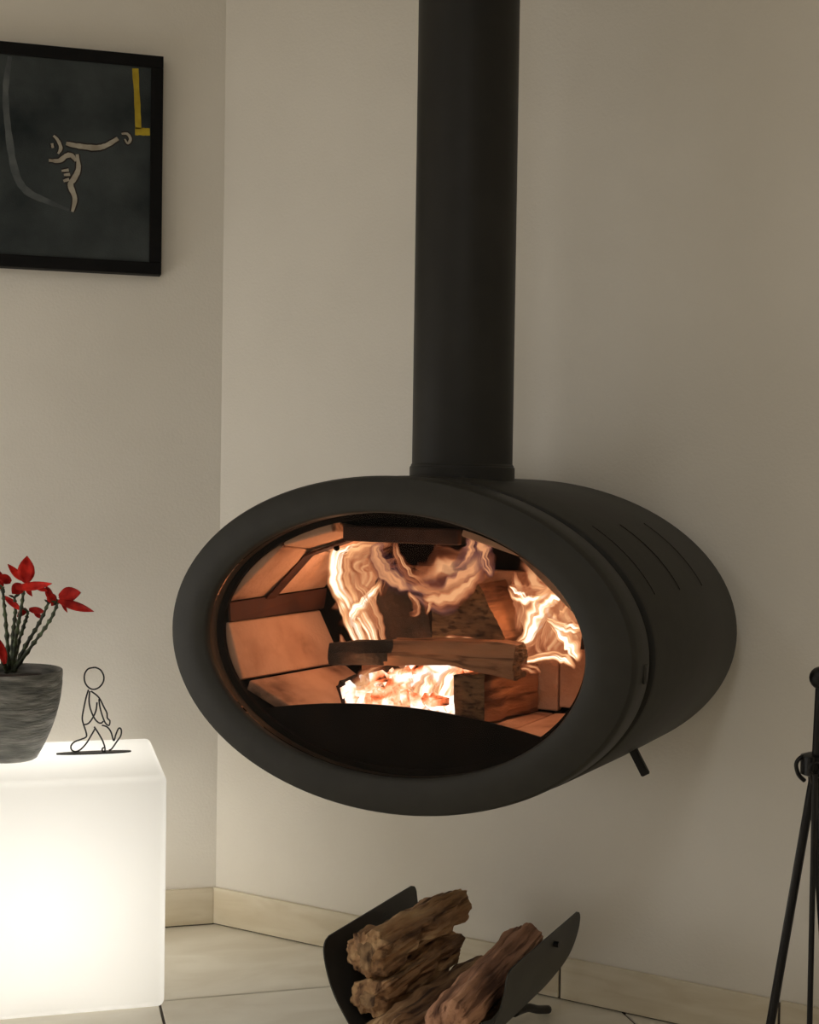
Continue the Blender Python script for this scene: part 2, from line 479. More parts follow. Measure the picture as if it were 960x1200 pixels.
# inner drum seen in the gap between door and body
bm = bmesh.new()
loft(bm, [oval(0.402, 0.245, 0.05), oval(0.402, 0.245, 0.11)], close_start=False, close_end=False)
from_bm('gap_drum', bm, 'soot', stove)
# door ring
bm = bmesh.new()
prof = [(0.364, 0.220, 0.030), (0.364, 0.220, 0.004), (0.366, 0.222, 0.000), (0.370, 0.226, -0.003), (0.400, 0.248, -0.005), (0.430, 0.269, -0.004), (0.441, 0.278, -0.001),
        (0.4455, 0.281, 0.006), (0.4465, 0.282, 0.014), (0.4465, 0.282, 0.061), (0.4435, 0.279, 0.066), (0.400, 0.243, 0.066), (0.372, 0.226, 0.030)]
loft(bm, [oval(*p) for p in prof] + [oval(*prof[0])], close_start=False, close_end=False)
bmesh.ops.remove_doubles(bm, verts=bm.verts[:], dist=1e-5)
door = from_bm('door_ring', bm, 'stove', stove, auto=0.6)
# door lock: slotted plate in the ring's edge
bm = bm_box(S(0.4440, 0.038, -0.032), S(0.4480, 0.052, -0.002), bevel=0.0015)
lk = from_bm('lock_plate', bm, 'stove', door)
bm = bm_box(S(0.4470, 0.0415, -0.028), S(0.4487, 0.0485, -0.006), bevel=0.0006)
from_bm('lock_slot', bm, 'iron', door)
# glass pane
bm = bmesh.new()
loft(bm, [oval(0.3635, 0.2195, 0.009), oval(0.3635, 0.2195, 0.013)])
from_bm('glass_pane', bm, 'glass', stove)
# black printed rim behind the glass and the steel mantle of the fire chamber
bm = bmesh.new()
loft(bm, [oval(0.368, 0.224, 0.032), oval(0.352, 0.211, 0.034), oval(0.352, 0.211, 0.042), oval(0.372, 0.226, 0.046), oval(0.368, 0.224, 0.032)], close_start=False, close_end=False)
from_bm('seal_rim', bm, 'soot', stove)
bm = bmesh.new()
loft(bm, [oval(0.368, 0.224, 0.04, 64), oval(0.375, 0.228, 0.36, 64)], close_start=False, close_end=True)
chamber = from_bm('fire_chamber', bm, 'soot', stove, smooth=True)

def slab(name, quad_front, quad_back, thick, mat, parent, bevel=0.003):
    """a brick: front edge p0-p1 and back edge q0-q1 (stove local), thickened away from the fire"""
    p0, p1 = [Vector(S(*p)) for p in quad_front]
    q0, q1 = [Vector(S(*p)) for p in quad_back]
    n = (p1 - p0).cross(q0 - p0).normalized()
    c = (p0 + p1 + q0 + q1) / 4
    if n.dot(Vector(S(0, 0.18, 0.0)) - c) > 0: n = -n
    b = bmesh.new()
    loft(b, [[p0, p1, q1, q0], [p + n * thick for p in (p0, p1, q1, q0)]])
    bmesh.ops.recalc_face_normals(b, faces=b.faces[:])
    if bevel: bmesh.ops.bevel(b, geom=b.edges[:], offset=bevel, segments=2, profile=0.5, affect='EDGES')
    return from_bm(name, b, mat, parent)
g = 0.0012
YS, YF, YK = 0.043, 0.058, 0.315
for s in (-1, 1):
    if s < 0:
        slab('firebrick', ((-.347, YS, .013), (-.314, YS, -.088)), ((-.328, YK, .016), (-.2735, YK, -.083)), 0.02, 'brick', chamber)
        slab('firebrick', ((-.310, YF, -.0915), (-.18, YF, -.146)), ((-.2715, YK, -.0855), (-.18, YK, -.140)), 0.02, 'brick', chamber)
    else:
        slab('firebrick', ((.345, .08, .013), (.325, .08, -.118)), ((.345, YK, .016), (.325, YK, -.114)), 0.02, 'brick', chamber)
        slab('firebrick', ((.323, YF, -.132), (.18, YF, -.146)), ((.323, YK, -.128), (.18, YK, -.140)), 0.02, 'brick', chamber)
    slab('firebrick', ((s * .349, YS, .049), (s * .2295, YS, .1535)), ((s * .318, YK, .060), (s * .258, YK, .128)), 0.02, 'brick', chamber)
    slab('firebrick', ((s * .2275, YS, .1555), (s * .125, YS, .1845)), ((s * .256, YK, .130), (s * .175, YK, .160)), 0.02, 'brick', chamber)
    # steel rail between lower and upper bricks, and the bent strap that holds the upper ones
    slab('brick_rail', ((s * .343, YS - .002, .049), (s * .340, YS - .002, .014)), ((s * .312, YK, .060), (s * .318, YK, .020)), 0.006, 'warmsteel', chamber, bevel=0.001)
    strap = [(.330, .052), (.2450, .136), (.150, .168)]
    for k in range(2):
        a, c = strap[k], strap[k + 1]
        slab('brick_strap', ((s * a[0], .135, a[1] - .003), (s * c[0], .135, c[1] - .003)), ((s * a[0], .165, a[1] - .003), (s * c[0], .165, c[1] - .003)), 0.004, 'warmsteel', chamber, bevel=0.0008)
    bm = bmesh.new(); uv_sphere(bm, S(s * .185, .15, .150), 0.006, 10)
    from_bm('strap_bolt', bm, 'soot', chamber, smooth=True)
# floor bricks
for xa, xb in ((-.178, -.061), (-.059, .059), (.061, .178)):
    slab('firebrick', ((xa, YF, -.146), (xb, YF, -.146)), ((xa, YK, -.140), (xb, YK, -.140)), 0.02, 'brick', chamber)
for k in range(5):
    bm = bmesh.new(); uv_sphere(bm, S(.19 + .016 * k * (1 if k % 2 else .6), .14 + .035 * k, -.128 + .002 * k), 0.0035, 8)
# back bricks with a steel edge, and the black opening under the baffle
for xa, xb, za, zb in ((-.235, -.027, -.138, .112), (-.024, .182, -.138, .112), (.185, .335, -.130, .165)):
    slab('firebrick', ((xa, .322, za), (xb, .322, za)), ((xa, .322, zb), (xb, .322, zb)), 0.02, 'brick', chamber)
slab('baffle_plate', ((-.20, .345, .158), (.20, .345, .158)), ((-.15, .10, .186), (.15, .10, .186)), 0.006, 'soot', chamber, bevel=0.001)
bm = bm_box(S(-.113, .056, .168), S(.113, .072, .195), bevel=0.003)
from_bm('air_wash_bar', bm, 'warmsteel', chamber)
# ash lip: bowed black plate standing in front of the fire
bm = bmesh.new()
front, back = [], []
NX = 40
rf = []
for k in range(NX + 1):
    x = -.285 + .57 * k / NX
    rf.append((x, .050 + .004 * (1 - (x / .285) ** 2), -.1095 - .36 * (x - .012) ** 2))
def lowz(x): return -math.sqrt(max(0.0, 1 - (x / .372) ** 2)) * .2255
top_f = [S(x, y, t) for x, y, t in rf]; top_b = [S(x, y + .005, t) for x, y, t in rf]
bot_f = [S(x, .0475, min(t - .004, lowz(x))) for x, y, t in rf]
bot_b = [S(x, .0525, min(t - .004, lowz(x))) for x, y, t in rf]
loft(bm, [bot_f, top_f, top_b, bot_b, bot_f], False, False, ring_closed=False)
bmesh.ops.remove_doubles(bm, verts=bm.verts[:], dist=1e-5)
from_bm('ash_lip', bm, 'soot', stove, auto=0.6)
# riddling lever under the body
bm = bmesh.new()
a, b = Vector(S(.306, .33, -.162)), Vector(S(.3487, .33, -.2350))
d = (b - a).normalized(); u = d.cross(Vector((0, 1, 0))).normalized(); w = Vector((0, 1, 0))
loft(bm, [[p + u * .0075 * i + w * .005 * j for i, j in ((-1, -1), (1, -1), (1, 1), (-1, 1))] for p in (a, b)])
bmesh.ops.bevel(bm, geom=bm.edges[:], offset=0.0015, segments=2, affect='EDGES')
from_bm('air_lever', bm, 'iron', stove)
# wall bracket behind
bm = bm_box(S(-.16, .574, -.12), S(.16, .6445, .12), bevel=0.004)
from_bm('wall_bracket', bm, 'stove', stove)

# flue pipe
flue = empty('flue_pipe', SW(0, .285, 0.262), -math.pi / 4)
tag(flue, 'tall round black flue pipe rising from the stove to the ceiling', 'pipe')
ZP = S0.z + 0.262
bm = bmesh.new(); lathe(bm, [(.0925, .03), (.0925, H_CEIL - ZP - .001)], 64)
from_bm('pipe', bm, 'pipe', flue, auto=0.5)
bm = bmesh.new(); lathe(bm, [(.0968, 0.0), (.0968, .037), (.0955, .0395), (.0945, .040), (.0945, .042), (.0925, .0445)], 64)
from_bm('collar', bm, 'pipe', flue, auto=0.4)
bm = bmesh.new(); lathe(bm, [(.135, H_CEIL - ZP - .012), (.135, H_CEIL - ZP - .001), (.09, H_CEIL - ZP - .001), (.093, H_CEIL - ZP - .012)], 64, False, False)
from_bm('ceiling_rosette', bm, 'pipe', flue, auto=0.4)

# ------------------------------------------------------------------ fire: logs, embers, flames
def jitter(bm, amt, freq, seed):
    for v in bm.verts:
        q = v.co * freq + Vector((seed * 3.1, seed * 1.7, seed * 0.9))
        v.co += noise.noise_vector(q) * amt + noise.noise_vector(q * 3.1) * amt * 0.4

def split_log(name, path, section, mat, end_mat, seed, rough=0.004, steps=22, ring=28, taper=None, freq=28.0, up=Vector((0, 0, 1)), ridge=0.0, twist=0.0, round_ends=False, char_from=None):
    """a split log: an irregular polygon section carried along a path, with ridges, chips and two cut ends; mesh x runs along the grain"""
    path = [Vector(p) for p in path]
    c = sum(path, Vector()) / len(path)
    a, b = path[0], path[-1]
    X = (b - a).normalized(); Y = up.cross(X).normalized(); Z = X.cross(Y)
    B = Matrix((X, Y, Z)).transposed()
    Bi = B.transposed()
    loc = [Bi @ (p - c) for p in path]
    # resample section polygon
    poly = [Vector((p[0], p[1])) for p in section]
    per = []
    tot = sum((poly[(i + 1) % len(poly)] - poly[i]).length for i in range(len(poly)))
    for k in range(ring):
        t = tot * k / ring
        for i in range(len(poly)):
            e = poly[(i + 1) % len(poly)] - poly[i]
            if t <= e.length: per.append(poly[i] + e * (t / e.length)); break
            t -= e.length
    pts = catmull([(p.x, p.y, p.z) for p in loc], max(1, steps // (len(loc) - 1))) if len(loc) > 2 else [loc[0].lerp(loc[1], k / steps) for k in range(steps + 1)]
    rings = []
    rnd = random.Random(seed)
    ridges = [rnd.uniform(-1, 1) for _ in per]
    for i, p in enumerate(pts):
        s = 1.0
        t = i / (len(pts) - 1)
        if taper: s = taper[0] + (taper[1] - taper[0]) * t
        if round_ends: s *= math.sqrt(min(1.0, .14 + t * 13, .14 + (1 - t) * 13))
        ca, sa = math.cos(twist * (t - .5)), math.sin(twist * (t - .5))
        r = []
        for k, q in enumerate(per):
            m = 1 + ridge * ridges[k] * (0.6 + 0.4 * math.sin(7 * t + k))
            y, z = q.x * s * m, q.y * s * m
            r.append(Vector((p.x, p.y + y * ca - z * sa, p.z + y * sa + z * ca)))
        rings.append(r)
    bm = bmesh.new()
    loft(bm, rings)
    for v in bm.verts:                       # lengthwise fibres, torn edges and a few knots
        q = Vector((v.co.x * freq * .22, v.co.y * freq * 1.5, v.co.z * freq * 1.5)) + Vector((seed * 3.1, seed * 1.7, seed * .9))
        f = noise.noise(q) + .6 * noise.noise(q * 2.3) + .35 * abs(noise.noise(q * 4.7))
        g_ = noise.noise(v.co * freq * .8 + Vector((seed, 0, seed)))
        rad = Vector((0, v.co.y, v.co.z))
        if rad.length > 1e-5:
            v.co += rad.normalized() * (f * rough * 1.1 + g_ * rough * .9)
        v.co.x += noise.noise(Vector((v.co.y * freq * 2, v.co.z * freq * 2, seed))) * rough * .6
    bm.faces.ensure_lookup_table()
    for f in bm.faces:
        if len(f.verts) > 4: f.material_index = 1
    if char_from is not None:
        for f in bm.faces:
            c_ = f.calc_center_median()
            if c_.x + .03 * noise.noise(c_ * 30) < char_from: f.material_index = 2
    caps = [f for f in bm.faces if len(f.verts) > 4]
    bmesh.ops.triangulate(bm, faces=caps)
    o = from_bm(name, bm, mat, None, c, mat2=end_mat, auto=0.7)
    o.rotation_euler = B.to_euler()
    if char_from is not None: o.data.materials.append(MAT['char'])
    return o

def in_stove(l): return [SW(*p) for p in l]
lg = split_log('burning_log', in_stove([(-.172, .125, -.038), (-.06, .135, -.028), (.08, .14, -.020), (.192, .14, -.027)]),
               [(-.028, -.026), (.020, -.030), (.032, .004), (.016, .028), (-.022, .026), (-.034, .0)], 'burnwood', 'facewood', 3, rough=.004, taper=(.62, 1.0), ridge=.05, ring=56, steps=48, char_from=-.055)
tag(lg, 'long half-burnt log lying level across the front of the fire', 'log', 'burning logs in the stove')
def prism_log(name, poly, y0, y1, mat, face, seed, shift=(0, 0), rough=.003):
    """a log seen end-on in the fire: cut face towards the glass, running back"""
    cx = sum(p[0] for p in poly) / len(poly); cz = sum(p[1] for p in poly) / len(poly)
    a = SW(cx, y0, cz); b = SW(cx + shift[0], y1, cz + shift[1])
    # section y axis = up x X ; X = NR  ->  Y = UP x NR = -DR
    sec = [(-(p[0] - cx), p[1] - cz) for p in poly]
    return split_log(name, [a, b], sec, mat, face, seed, rough=rough, steps=24, ring=64, freq=40, ridge=.02)
tag(prism_log('burning_log', [(-.0101, -.020), (-.0112, .0474), (.0281, .0801), (.0788, .0963), (.1337, .0022), (.12, -.02)], .20, .315, 'burnwood', 'facewood', 11),
    'brown log propped upright at the middle of the fire, cut face to the glass', 'log', 'burning logs in the stove')
tag(prism_log('burning_log', [(-.158, .085), (-.134, .112), (-.09, .10), (-.052, .072), (-.036, -.020), (-.15, -.034)], .245, .315, 'char', 'char', 12),
    'dark charred log at the back left of the fire beside the tall flame', 'log', 'burning logs in the stove')
tag(prism_log('burning_log', [(.0685, -.137), (.0673, -.062), (.128, -.054), (.1295, -.137)], .135, .312, 'burnwood', 'facewood', 13, shift=(.02, .0)),
    'square-cut log end low at the right of the embers, running back', 'log', 'burning logs in the stove')
tag(split_log('burning_log', in_stove([(-.165, .15, -.118), (-.13, .18, -.098), (-.10, .24, -.09)]),
              [(-.022, -.02), (.02, -.024), (.026, .01), (.0, .026), (-.026, .012)], 'char', 'char', 15, rough=.006),
    'short black charred log stump at the left end of the embers', 'log', 'burning logs in the stove')

# bed of embers
rnd = random.Random(5)
bm = bmesh.new()
for k in range(170):
    x = rnd.uniform(-.15, .064); y = rnd.uniform(.105, .30)
    hgt = rnd.random()
    z = -.132 + hgt * .060 * (1 - abs((x + .04) / .12) ** 2 * .5)
    if y < .14: z = min(z, -.105)
    r = rnd.uniform(.006, .013)
    mt = Matrix.Translation(SW(x, y, z)) @ Matrix.Rotation(rnd.uniform(0, 6), 4, (rnd.random(), rnd.random(), rnd.random() + .1)) @ Matrix.Diagonal((rnd.uniform(1.2, 2.2), 1, rnd.uniform(.5, .9), 1))
    vs = bmesh.ops.create_cube(bm, size=r * 1.7, matrix=mt)['verts']
    for v in vs: v.co += Vector((rnd.uniform(-1, 1), rnd.uniform(-1, 1), rnd.uniform(-1, 1))) * r * .35
o = from_bm('ember_bed', bm, 'ember')
tag(o, 'heap of white-hot glowing embers under the long log', 'embers', kind='stuff')

FLAMES = [
  ('bright', [(-0.117, 0.2, -0.047, 0.0102), (-0.149, 0.207, -0.002, 0.0193), (-0.199, 0.213, 0.051, 0.0262), (-0.226, 0.22, 0.098, 0.0292), (-0.22, 0.227, 0.136, 0.0265), (-0.175, 0.233, 0.155, 0.0183), (-0.12, 0.24, 0.157, 0.0051)]),
  ('orange', [(-0.171, 0.27, -0.064, 0.0342), (-0.182, 0.274, -0.005, 0.0604), (-0.201, 0.278, 0.05, 0.0687), (-0.22, 0.282, 0.102, 0.0613), (-0.192, 0.286, 0.14, 0.0345), (-0.145, 0.29, 0.15, 0.0105)]),
  ('bright', [(-0.132, 0.18, -0.046, 0.0076), (-0.158, 0.186, -0.004, 0.0142), (-0.177, 0.192, 0.022, 0.0156), (-0.159, 0.198, 0.045, 0.0155), (-0.134, 0.204, 0.071, 0.0115), (-0.127, 0.21, 0.093, 0.0038)]),
  ('bright', [(-0.14, 0.17, -0.041, 0.0064), (-0.166, 0.18, -0.001, 0.0116), (-0.193, 0.19, 0.033, 0.0105), (-0.211, 0.2, 0.055, 0.004)]),
  ('orange', [(-0.102, 0.19, -0.029, 0.0051), (-0.118, 0.193, 0.006, 0.0152), (-0.139, 0.195, 0.04, 0.0179), (-0.165, 0.198, 0.073, 0.0155), (-0.178, 0.2, 0.107, 0.0052)]),
  ('orange', [(-0.144, 0.24, 0.056, 0.0052), (-0.139, 0.242, 0.088, 0.0155), (-0.152, 0.245, 0.116, 0.0182), (-0.18, 0.247, 0.131, 0.0132), (-0.2, 0.25, 0.117, 0.004)]),
  ('mauve', [(-0.098, 0.16, 0.165, 0.0075), (-0.102, 0.165, 0.137, 0.025), (-0.085, 0.17, 0.11, 0.0322), (-0.056, 0.175, 0.09, 0.0246), (-0.027, 0.18, 0.075, 0.0098)]),
  ('mauve', [(-0.052, 0.18, 0.093, 0.0099), (-0.015, 0.184, 0.076, 0.0314), (0.024, 0.188, 0.084, 0.0404), (0.056, 0.192, 0.106, 0.0329), (0.073, 0.196, 0.134, 0.0234), (0.071, 0.2, 0.161, 0.0071)]),
  ('orange', [(-0.006, 0.15, 0.069, 0.0072), (0.03, 0.152, 0.065, 0.0189), (0.065, 0.155, 0.082, 0.0209), (0.094, 0.158, 0.104, 0.0138), (0.108, 0.16, 0.128, 0.0046)]),
  ('mauve', [(0.054, 0.15, 0.12, 0.007), (0.077, 0.157, 0.142, 0.0185), (0.083, 0.163, 0.162, 0.0162), (0.072, 0.17, 0.18, 0.0047)]),
  ('orange', [(-0.06, 0.15, 0.17, 0.0049), (-0.055, 0.154, 0.135, 0.011), (-0.032, 0.158, 0.107, 0.0146), (-0.003, 0.162, 0.087, 0.0144), (0.032, 0.166, 0.082, 0.0119), (0.069, 0.17, 0.096, 0.0047)]),
  ('orange', [(-0.034, 0.15, 0.077, 0.0036), (-0.018, 0.15, 0.063, 0.0084), (-0.016, 0.15, 0.045, 0.0096), (-0.03, 0.15, 0.036, 0.0049)]),
  ('orange', [(0.011, 0.15, 0.076, 0.0048), (0.007, 0.15, 0.058, 0.0096), (0.003, 0.15, 0.038, 0.0024)]),
  ('mauve', [(0.114, 0.19, 0.109, 0.0058), (0.095, 0.2, 0.135, 0.0209), (0.079, 0.21, 0.158, 0.0188), (0.067, 0.22, 0.175, 0.0059)]),
  ('orange', [(0.186, 0.29, -0.051, 0.0412), (0.195, 0.295, 0.018, 0.0658), (0.182, 0.3, 0.07, 0.0752), (0.149, 0.305, 0.111, 0.058), (0.113, 0.31, 0.135, 0.019)]),
  ('bright', [(0.147, 0.22, -0.014, 0.0069), (0.177, 0.226, 0.018, 0.0249), (0.193, 0.232, 0.048, 0.0359), (0.209, 0.238, 0.069, 0.0335), (0.235, 0.244, 0.079, 0.0178), (0.255, 0.25, 0.092, 0.0033)]),
  ('bright', [(0.134, 0.21, 0.094, 0.0046), (0.147, 0.217, 0.082, 0.016), (0.163, 0.225, 0.077, 0.0205), (0.186, 0.232, 0.08, 0.0158), (0.205, 0.24, 0.09, 0.0045)]),
  ('bright', [(0.272, 0.2, -0.029, 0.0033), (0.26, 0.205, -0.004, 0.0217), (0.238, 0.21, 0.014, 0.0132), (0.22, 0.215, 0.033, 0.0111), (0.214, 0.22, 0.053, 0.0045)]),
  ('bright', [(0.152, 0.19, -0.037, 0.0034), (0.187, 0.193, -0.029, 0.0078), (0.222, 0.195, -0.02, 0.0088), (0.251, 0.198, -0.024, 0.0109), (0.266, 0.2, -0.041, 0.0033)]),
  ('bright', [(0.211, 0.2, 0.043, 0.0033), (0.235, 0.203, 0.032, 0.0132), (0.255, 0.207, 0.028, 0.0131), (0.276, 0.21, 0.026, 0.0054)]),
  ('orange', [(0.212, 0.2, -0.028, 0.0067), (0.199, 0.207, 0.0, 0.0156), (0.205, 0.213, 0.03, 0.0134), (0.214, 0.22, 0.053, 0.0045)]),
  ('orange', [(0.142, 0.23, 0.009, 0.0069), (0.148, 0.237, 0.05, 0.0161), (0.138, 0.243, 0.086, 0.0139), (0.124, 0.25, 0.118, 0.0035)]),
  ('orange', [(-0.163, 0.13, -0.003, 0.0026), (-0.151, 0.133, -0.027, 0.0102), (-0.127, 0.137, -0.044, 0.0113), (-0.093, 0.14, -0.045, 0.0037)]),
  ('bright', [(-0.099, 0.12, -0.049, 0.0025), (-0.029, 0.12, -0.042, 0.006), (0.047, 0.12, -0.03, 0.007), (0.121, 0.12, -0.029, 0.0057), (0.173, 0.12, -0.034, 0.0022)]),
  ('bright', [(-0.059, 0.15, -0.135, 0.0196), (-0.06, 0.157, -0.105, 0.0367), (-0.053, 0.163, -0.079, 0.0294), (-0.047, 0.17, -0.06, 0.0074)]),
  ('bright', [(0.045, 0.15, -0.134, 0.0118), (0.039, 0.153, -0.1, 0.0236), (0.047, 0.157, -0.07, 0.0165), (0.062, 0.16, -0.051, 0.0035)]),
  ('bright', [(-0.006, 0.15, -0.136, 0.0144), (-0.002, 0.153, -0.108, 0.0287), (0.003, 0.157, -0.081, 0.0168), (0.011, 0.16, -0.06, 0.0036)]),
  ('orange', [(0.013, 0.16, -0.013, 0.0036), (0.051, 0.16, -0.001, 0.0082), (0.097, 0.16, 0.002, 0.0035)]),
  ('orange', [(0.201, 0.12, -0.034, 0.0044), (0.22, 0.12, -0.034, 0.0108), (0.239, 0.12, -0.042, 0.0032)]),
  ('orange', [(-0.174, 0.3, -0.073, 0.0397), (-0.169, 0.302, -0.007, 0.0657), (-0.195, 0.305, 0.065, 0.0794), (-0.216, 0.307, 0.122, 0.0536), (-0.18, 0.31, 0.155, 0.0133)]),
  ('orange', [(0.1, 0.3, -0.044, 0.0238), (0.135, 0.303, 0.021, 0.0584), (0.162, 0.307, 0.084, 0.0691), (0.135, 0.31, 0.125, 0.0352)]),
  ('orange', [(-0.111, 0.26, 0.056, 0.0129), (-0.06, 0.265, 0.075, 0.0501), (-0.009, 0.27, 0.093, 0.0613), (0.04, 0.275, 0.118, 0.0362), (0.072, 0.28, 0.143, 0.0096)]),
  ('orange', [(0.248, 0.28, -0.015, 0.0179), (0.232, 0.285, 0.028, 0.0448), (0.216, 0.29, 0.072, 0.0496), (0.184, 0.295, 0.113, 0.0344), (0.148, 0.3, 0.142, 0.007)]),
  ('bright', [(-0.093, 0.16, -0.136, 0.0175), (-0.103, 0.163, -0.11, 0.0275), (-0.098, 0.167, -0.088, 0.015), (-0.089, 0.17, -0.069, 0.0038)]),
  ('orange', [(-0.119, 0.14, -0.133, 0.0126), (-0.114, 0.147, -0.102, 0.0325), (-0.101, 0.153, -0.077, 0.0225), (-0.084, 0.16, -0.058, 0.0037)]),
]
STROKES = [('bone', [(-0.3633, 1.818, 0.0086), (-0.3414, 1.8148, 0.0105), (-0.2999, 1.8131, 0.0115), (-0.2754, 1.82, 0.0105), (-0.2484, 1.8383, 0.0086)]), ('bone', [(-0.2401, 1.8495, 0.0038), (-0.2273, 1.8505, 0.0057), (-0.2202, 1.8395, 0.0067), (-0.226, 1.829, 0.0048), (-0.2331, 1.8385, 0.0029)]), ('bone', [(-0.3911, 1.8332, 0.0048), (-0.3818, 1.824, 0.0067), (-0.3749, 1.8072, 0.0076), (-0.3806, 1.7933, 0.0048)]), ('bone', [(-0.3943, 1.8156, 0.0057), (-0.3923, 1.8053, 0.0057)]), ('bone', [(-0.4007, 1.7769, 0.0057), (-0.3785, 1.7776, 0.0096), (-0.3631, 1.7897, 0.0105), (-0.351, 1.7916, 0.0105), (-0.3411, 1.7799, 0.0057)]), ('bone', [(-0.3388, 1.7951, 0.0067), (-0.3356, 1.7629, 0.0105), (-0.3451, 1.7397, 0.0115), (-0.3528, 1.7242, 0.0115), (-0.3428, 1.695, 0.0105), (-0.3483, 1.6647, 0.0057)]), ('bone', [(-0.3725, 1.7552, 0.0048), (-0.357, 1.7583, 0.0067)]), ('bone', [(-0.3675, 1.7466, 0.0057), (-0.354, 1.7486, 0.0067)]), ('bone', [(-0.3684, 1.7326, 0.0067), (-0.3558, 1.7375, 0.0067)]), ('yellow', [(-0.2109, 2.0013, 0.0134), (-0.2062, 1.9338, 0.0134), (-0.2025, 1.8636, 0.0143)]), ('yellow', [(-0.2099, 1.858, 0.0162), (-0.194, 1.8583, 0.0172), (-0.1765, 1.8592, 0.0172)]), ('haze', [(-0.4872, 2.0023, 0.0096), (-0.496, 1.9229, 0.0134), (-0.4892, 1.8351, 0.0143), (-0.4742, 1.7476, 0.0162), (-0.449, 1.705, 0.0162), (-0.4008, 1.6835, 0.0124), (-0.3547, 1.6678, 0.0048)])]
STEMS = [[(-0.0033, 0.005, 0.1825), (-0.0087, -0.0125, 0.2599), (-0.0141, -0.02, 0.3229), (-0.0178, -0.0233, 0.3622)], [(0.0002, 0.004, 0.1825), (0.0028, 0.0153, 0.2565), (0.0075, 0.0255, 0.3041), (0.0054, 0.0268, 0.3365)], [(0.0019, 0.0036, 0.1825), (0.0148, 0.0325, 0.2417), (0.0283, 0.0401, 0.2843), (0.0334, 0.0444, 0.3056)], [(0.0036, 0.0031, 0.1826), (0.0291, -0.013, 0.2379), (0.0562, -0.0297, 0.2875), (0.0746, -0.0442, 0.3313)], [(0.007, 0.0022, 0.1862), (0.0463, -0.0383, 0.2477), (0.0764, -0.0662, 0.2945), (0.0929, -0.0802, 0.3344)], [(0.0019, 0.0036, 0.1825), (0.0117, -0.0128, 0.2685), (0.02, -0.0294, 0.3199), (0.0249, -0.0403, 0.3597)], [(-0.0085, 0.0064, 0.1824), (-0.0184, -0.0212, 0.2166), (-0.0352, -0.0363, 0.2629), (-0.0458, -0.0324, 0.3067)], [(-0.0089, 0.0272, 0.1795), (-0.0323, 0.0455, 0.2446), (-0.0489, 0.0618, 0.3067), (-0.0601, 0.0762, 0.351)]]
BRACTS = [((0.0282, -0.0409, 0.3721), (0.0312, -0.0529, 0.4293), 0.0376), ((0.0213, -0.0285, 0.3766), (-0.0078, -0.0322, 0.4105), 0.0161), ((0.0081, -0.0512, 0.3625), (0.0824, -0.0837, 0.3733), 0.0197), ((0.0215, -0.0495, 0.3693), (0.0016, -0.0569, 0.3507), 0.0286), ((0.0453, -0.056, 0.3679), (0.0724, -0.0762, 0.357), 0.0125), ((-0.0009, -0.0225, 0.3727), (-0.028, -0.0272, 0.3873), 0.0215), ((0.0284, -0.0515, 0.3641), (0.0421, -0.0681, 0.3461), 0.0107), ((0.0945, -0.0804, 0.3467), (0.138, -0.1045, 0.3571), 0.034), ((0.0926, -0.0956, 0.3393), (0.1646, -0.1282, 0.3189), 0.0197), ((0.0797, -0.0454, 0.3367), (0.0691, -0.0543, 0.3676), 0.0161), ((0.0865, -0.0526, 0.332), (0.0726, -0.0607, 0.354), 0.0215), ((0.0997, -0.0821, 0.3345), (0.1114, -0.0982, 0.3149), 0.0072), ((0.0896, -0.0689, 0.3387), (0.0794, -0.0788, 0.3274), 0.0125), ((-0.0154, 0.0325, 0.338), (0.0214, 0.0093, 0.3091), 0.0143), ((0.0298, 0.0455, 0.311), (0.0108, 0.0378, 0.2938), 0.0161), ((0.0351, 0.0388, 0.3098), (0.0683, 0.0172, 0.306), 0.0161), ((0.0457, 0.0358, 0.3045), (0.0615, 0.0187, 0.2915), 0.0107), ((-0.011, -0.0442, 0.2053), (-0.023, -0.0522, 0.2593), 0.0179), ((-0.0196, -0.0176, 0.3618), (-0.0534, -0.0205, 0.3763), 0.0251), ((-0.0196, -0.0176, 0.3618), (-0.0435, -0.0225, 0.4082), 0.0286), ((-0.0458, -0.0324, 0.3067), (-0.0725, -0.0372, 0.3215), 0.0251), ((-0.0601, 0.0762, 0.351), (-0.0913, 0.0727, 0.3697), 0.0268), ((-0.0601, 0.0762, 0.351), (-0.0705, 0.0675, 0.3918), 0.0251)]
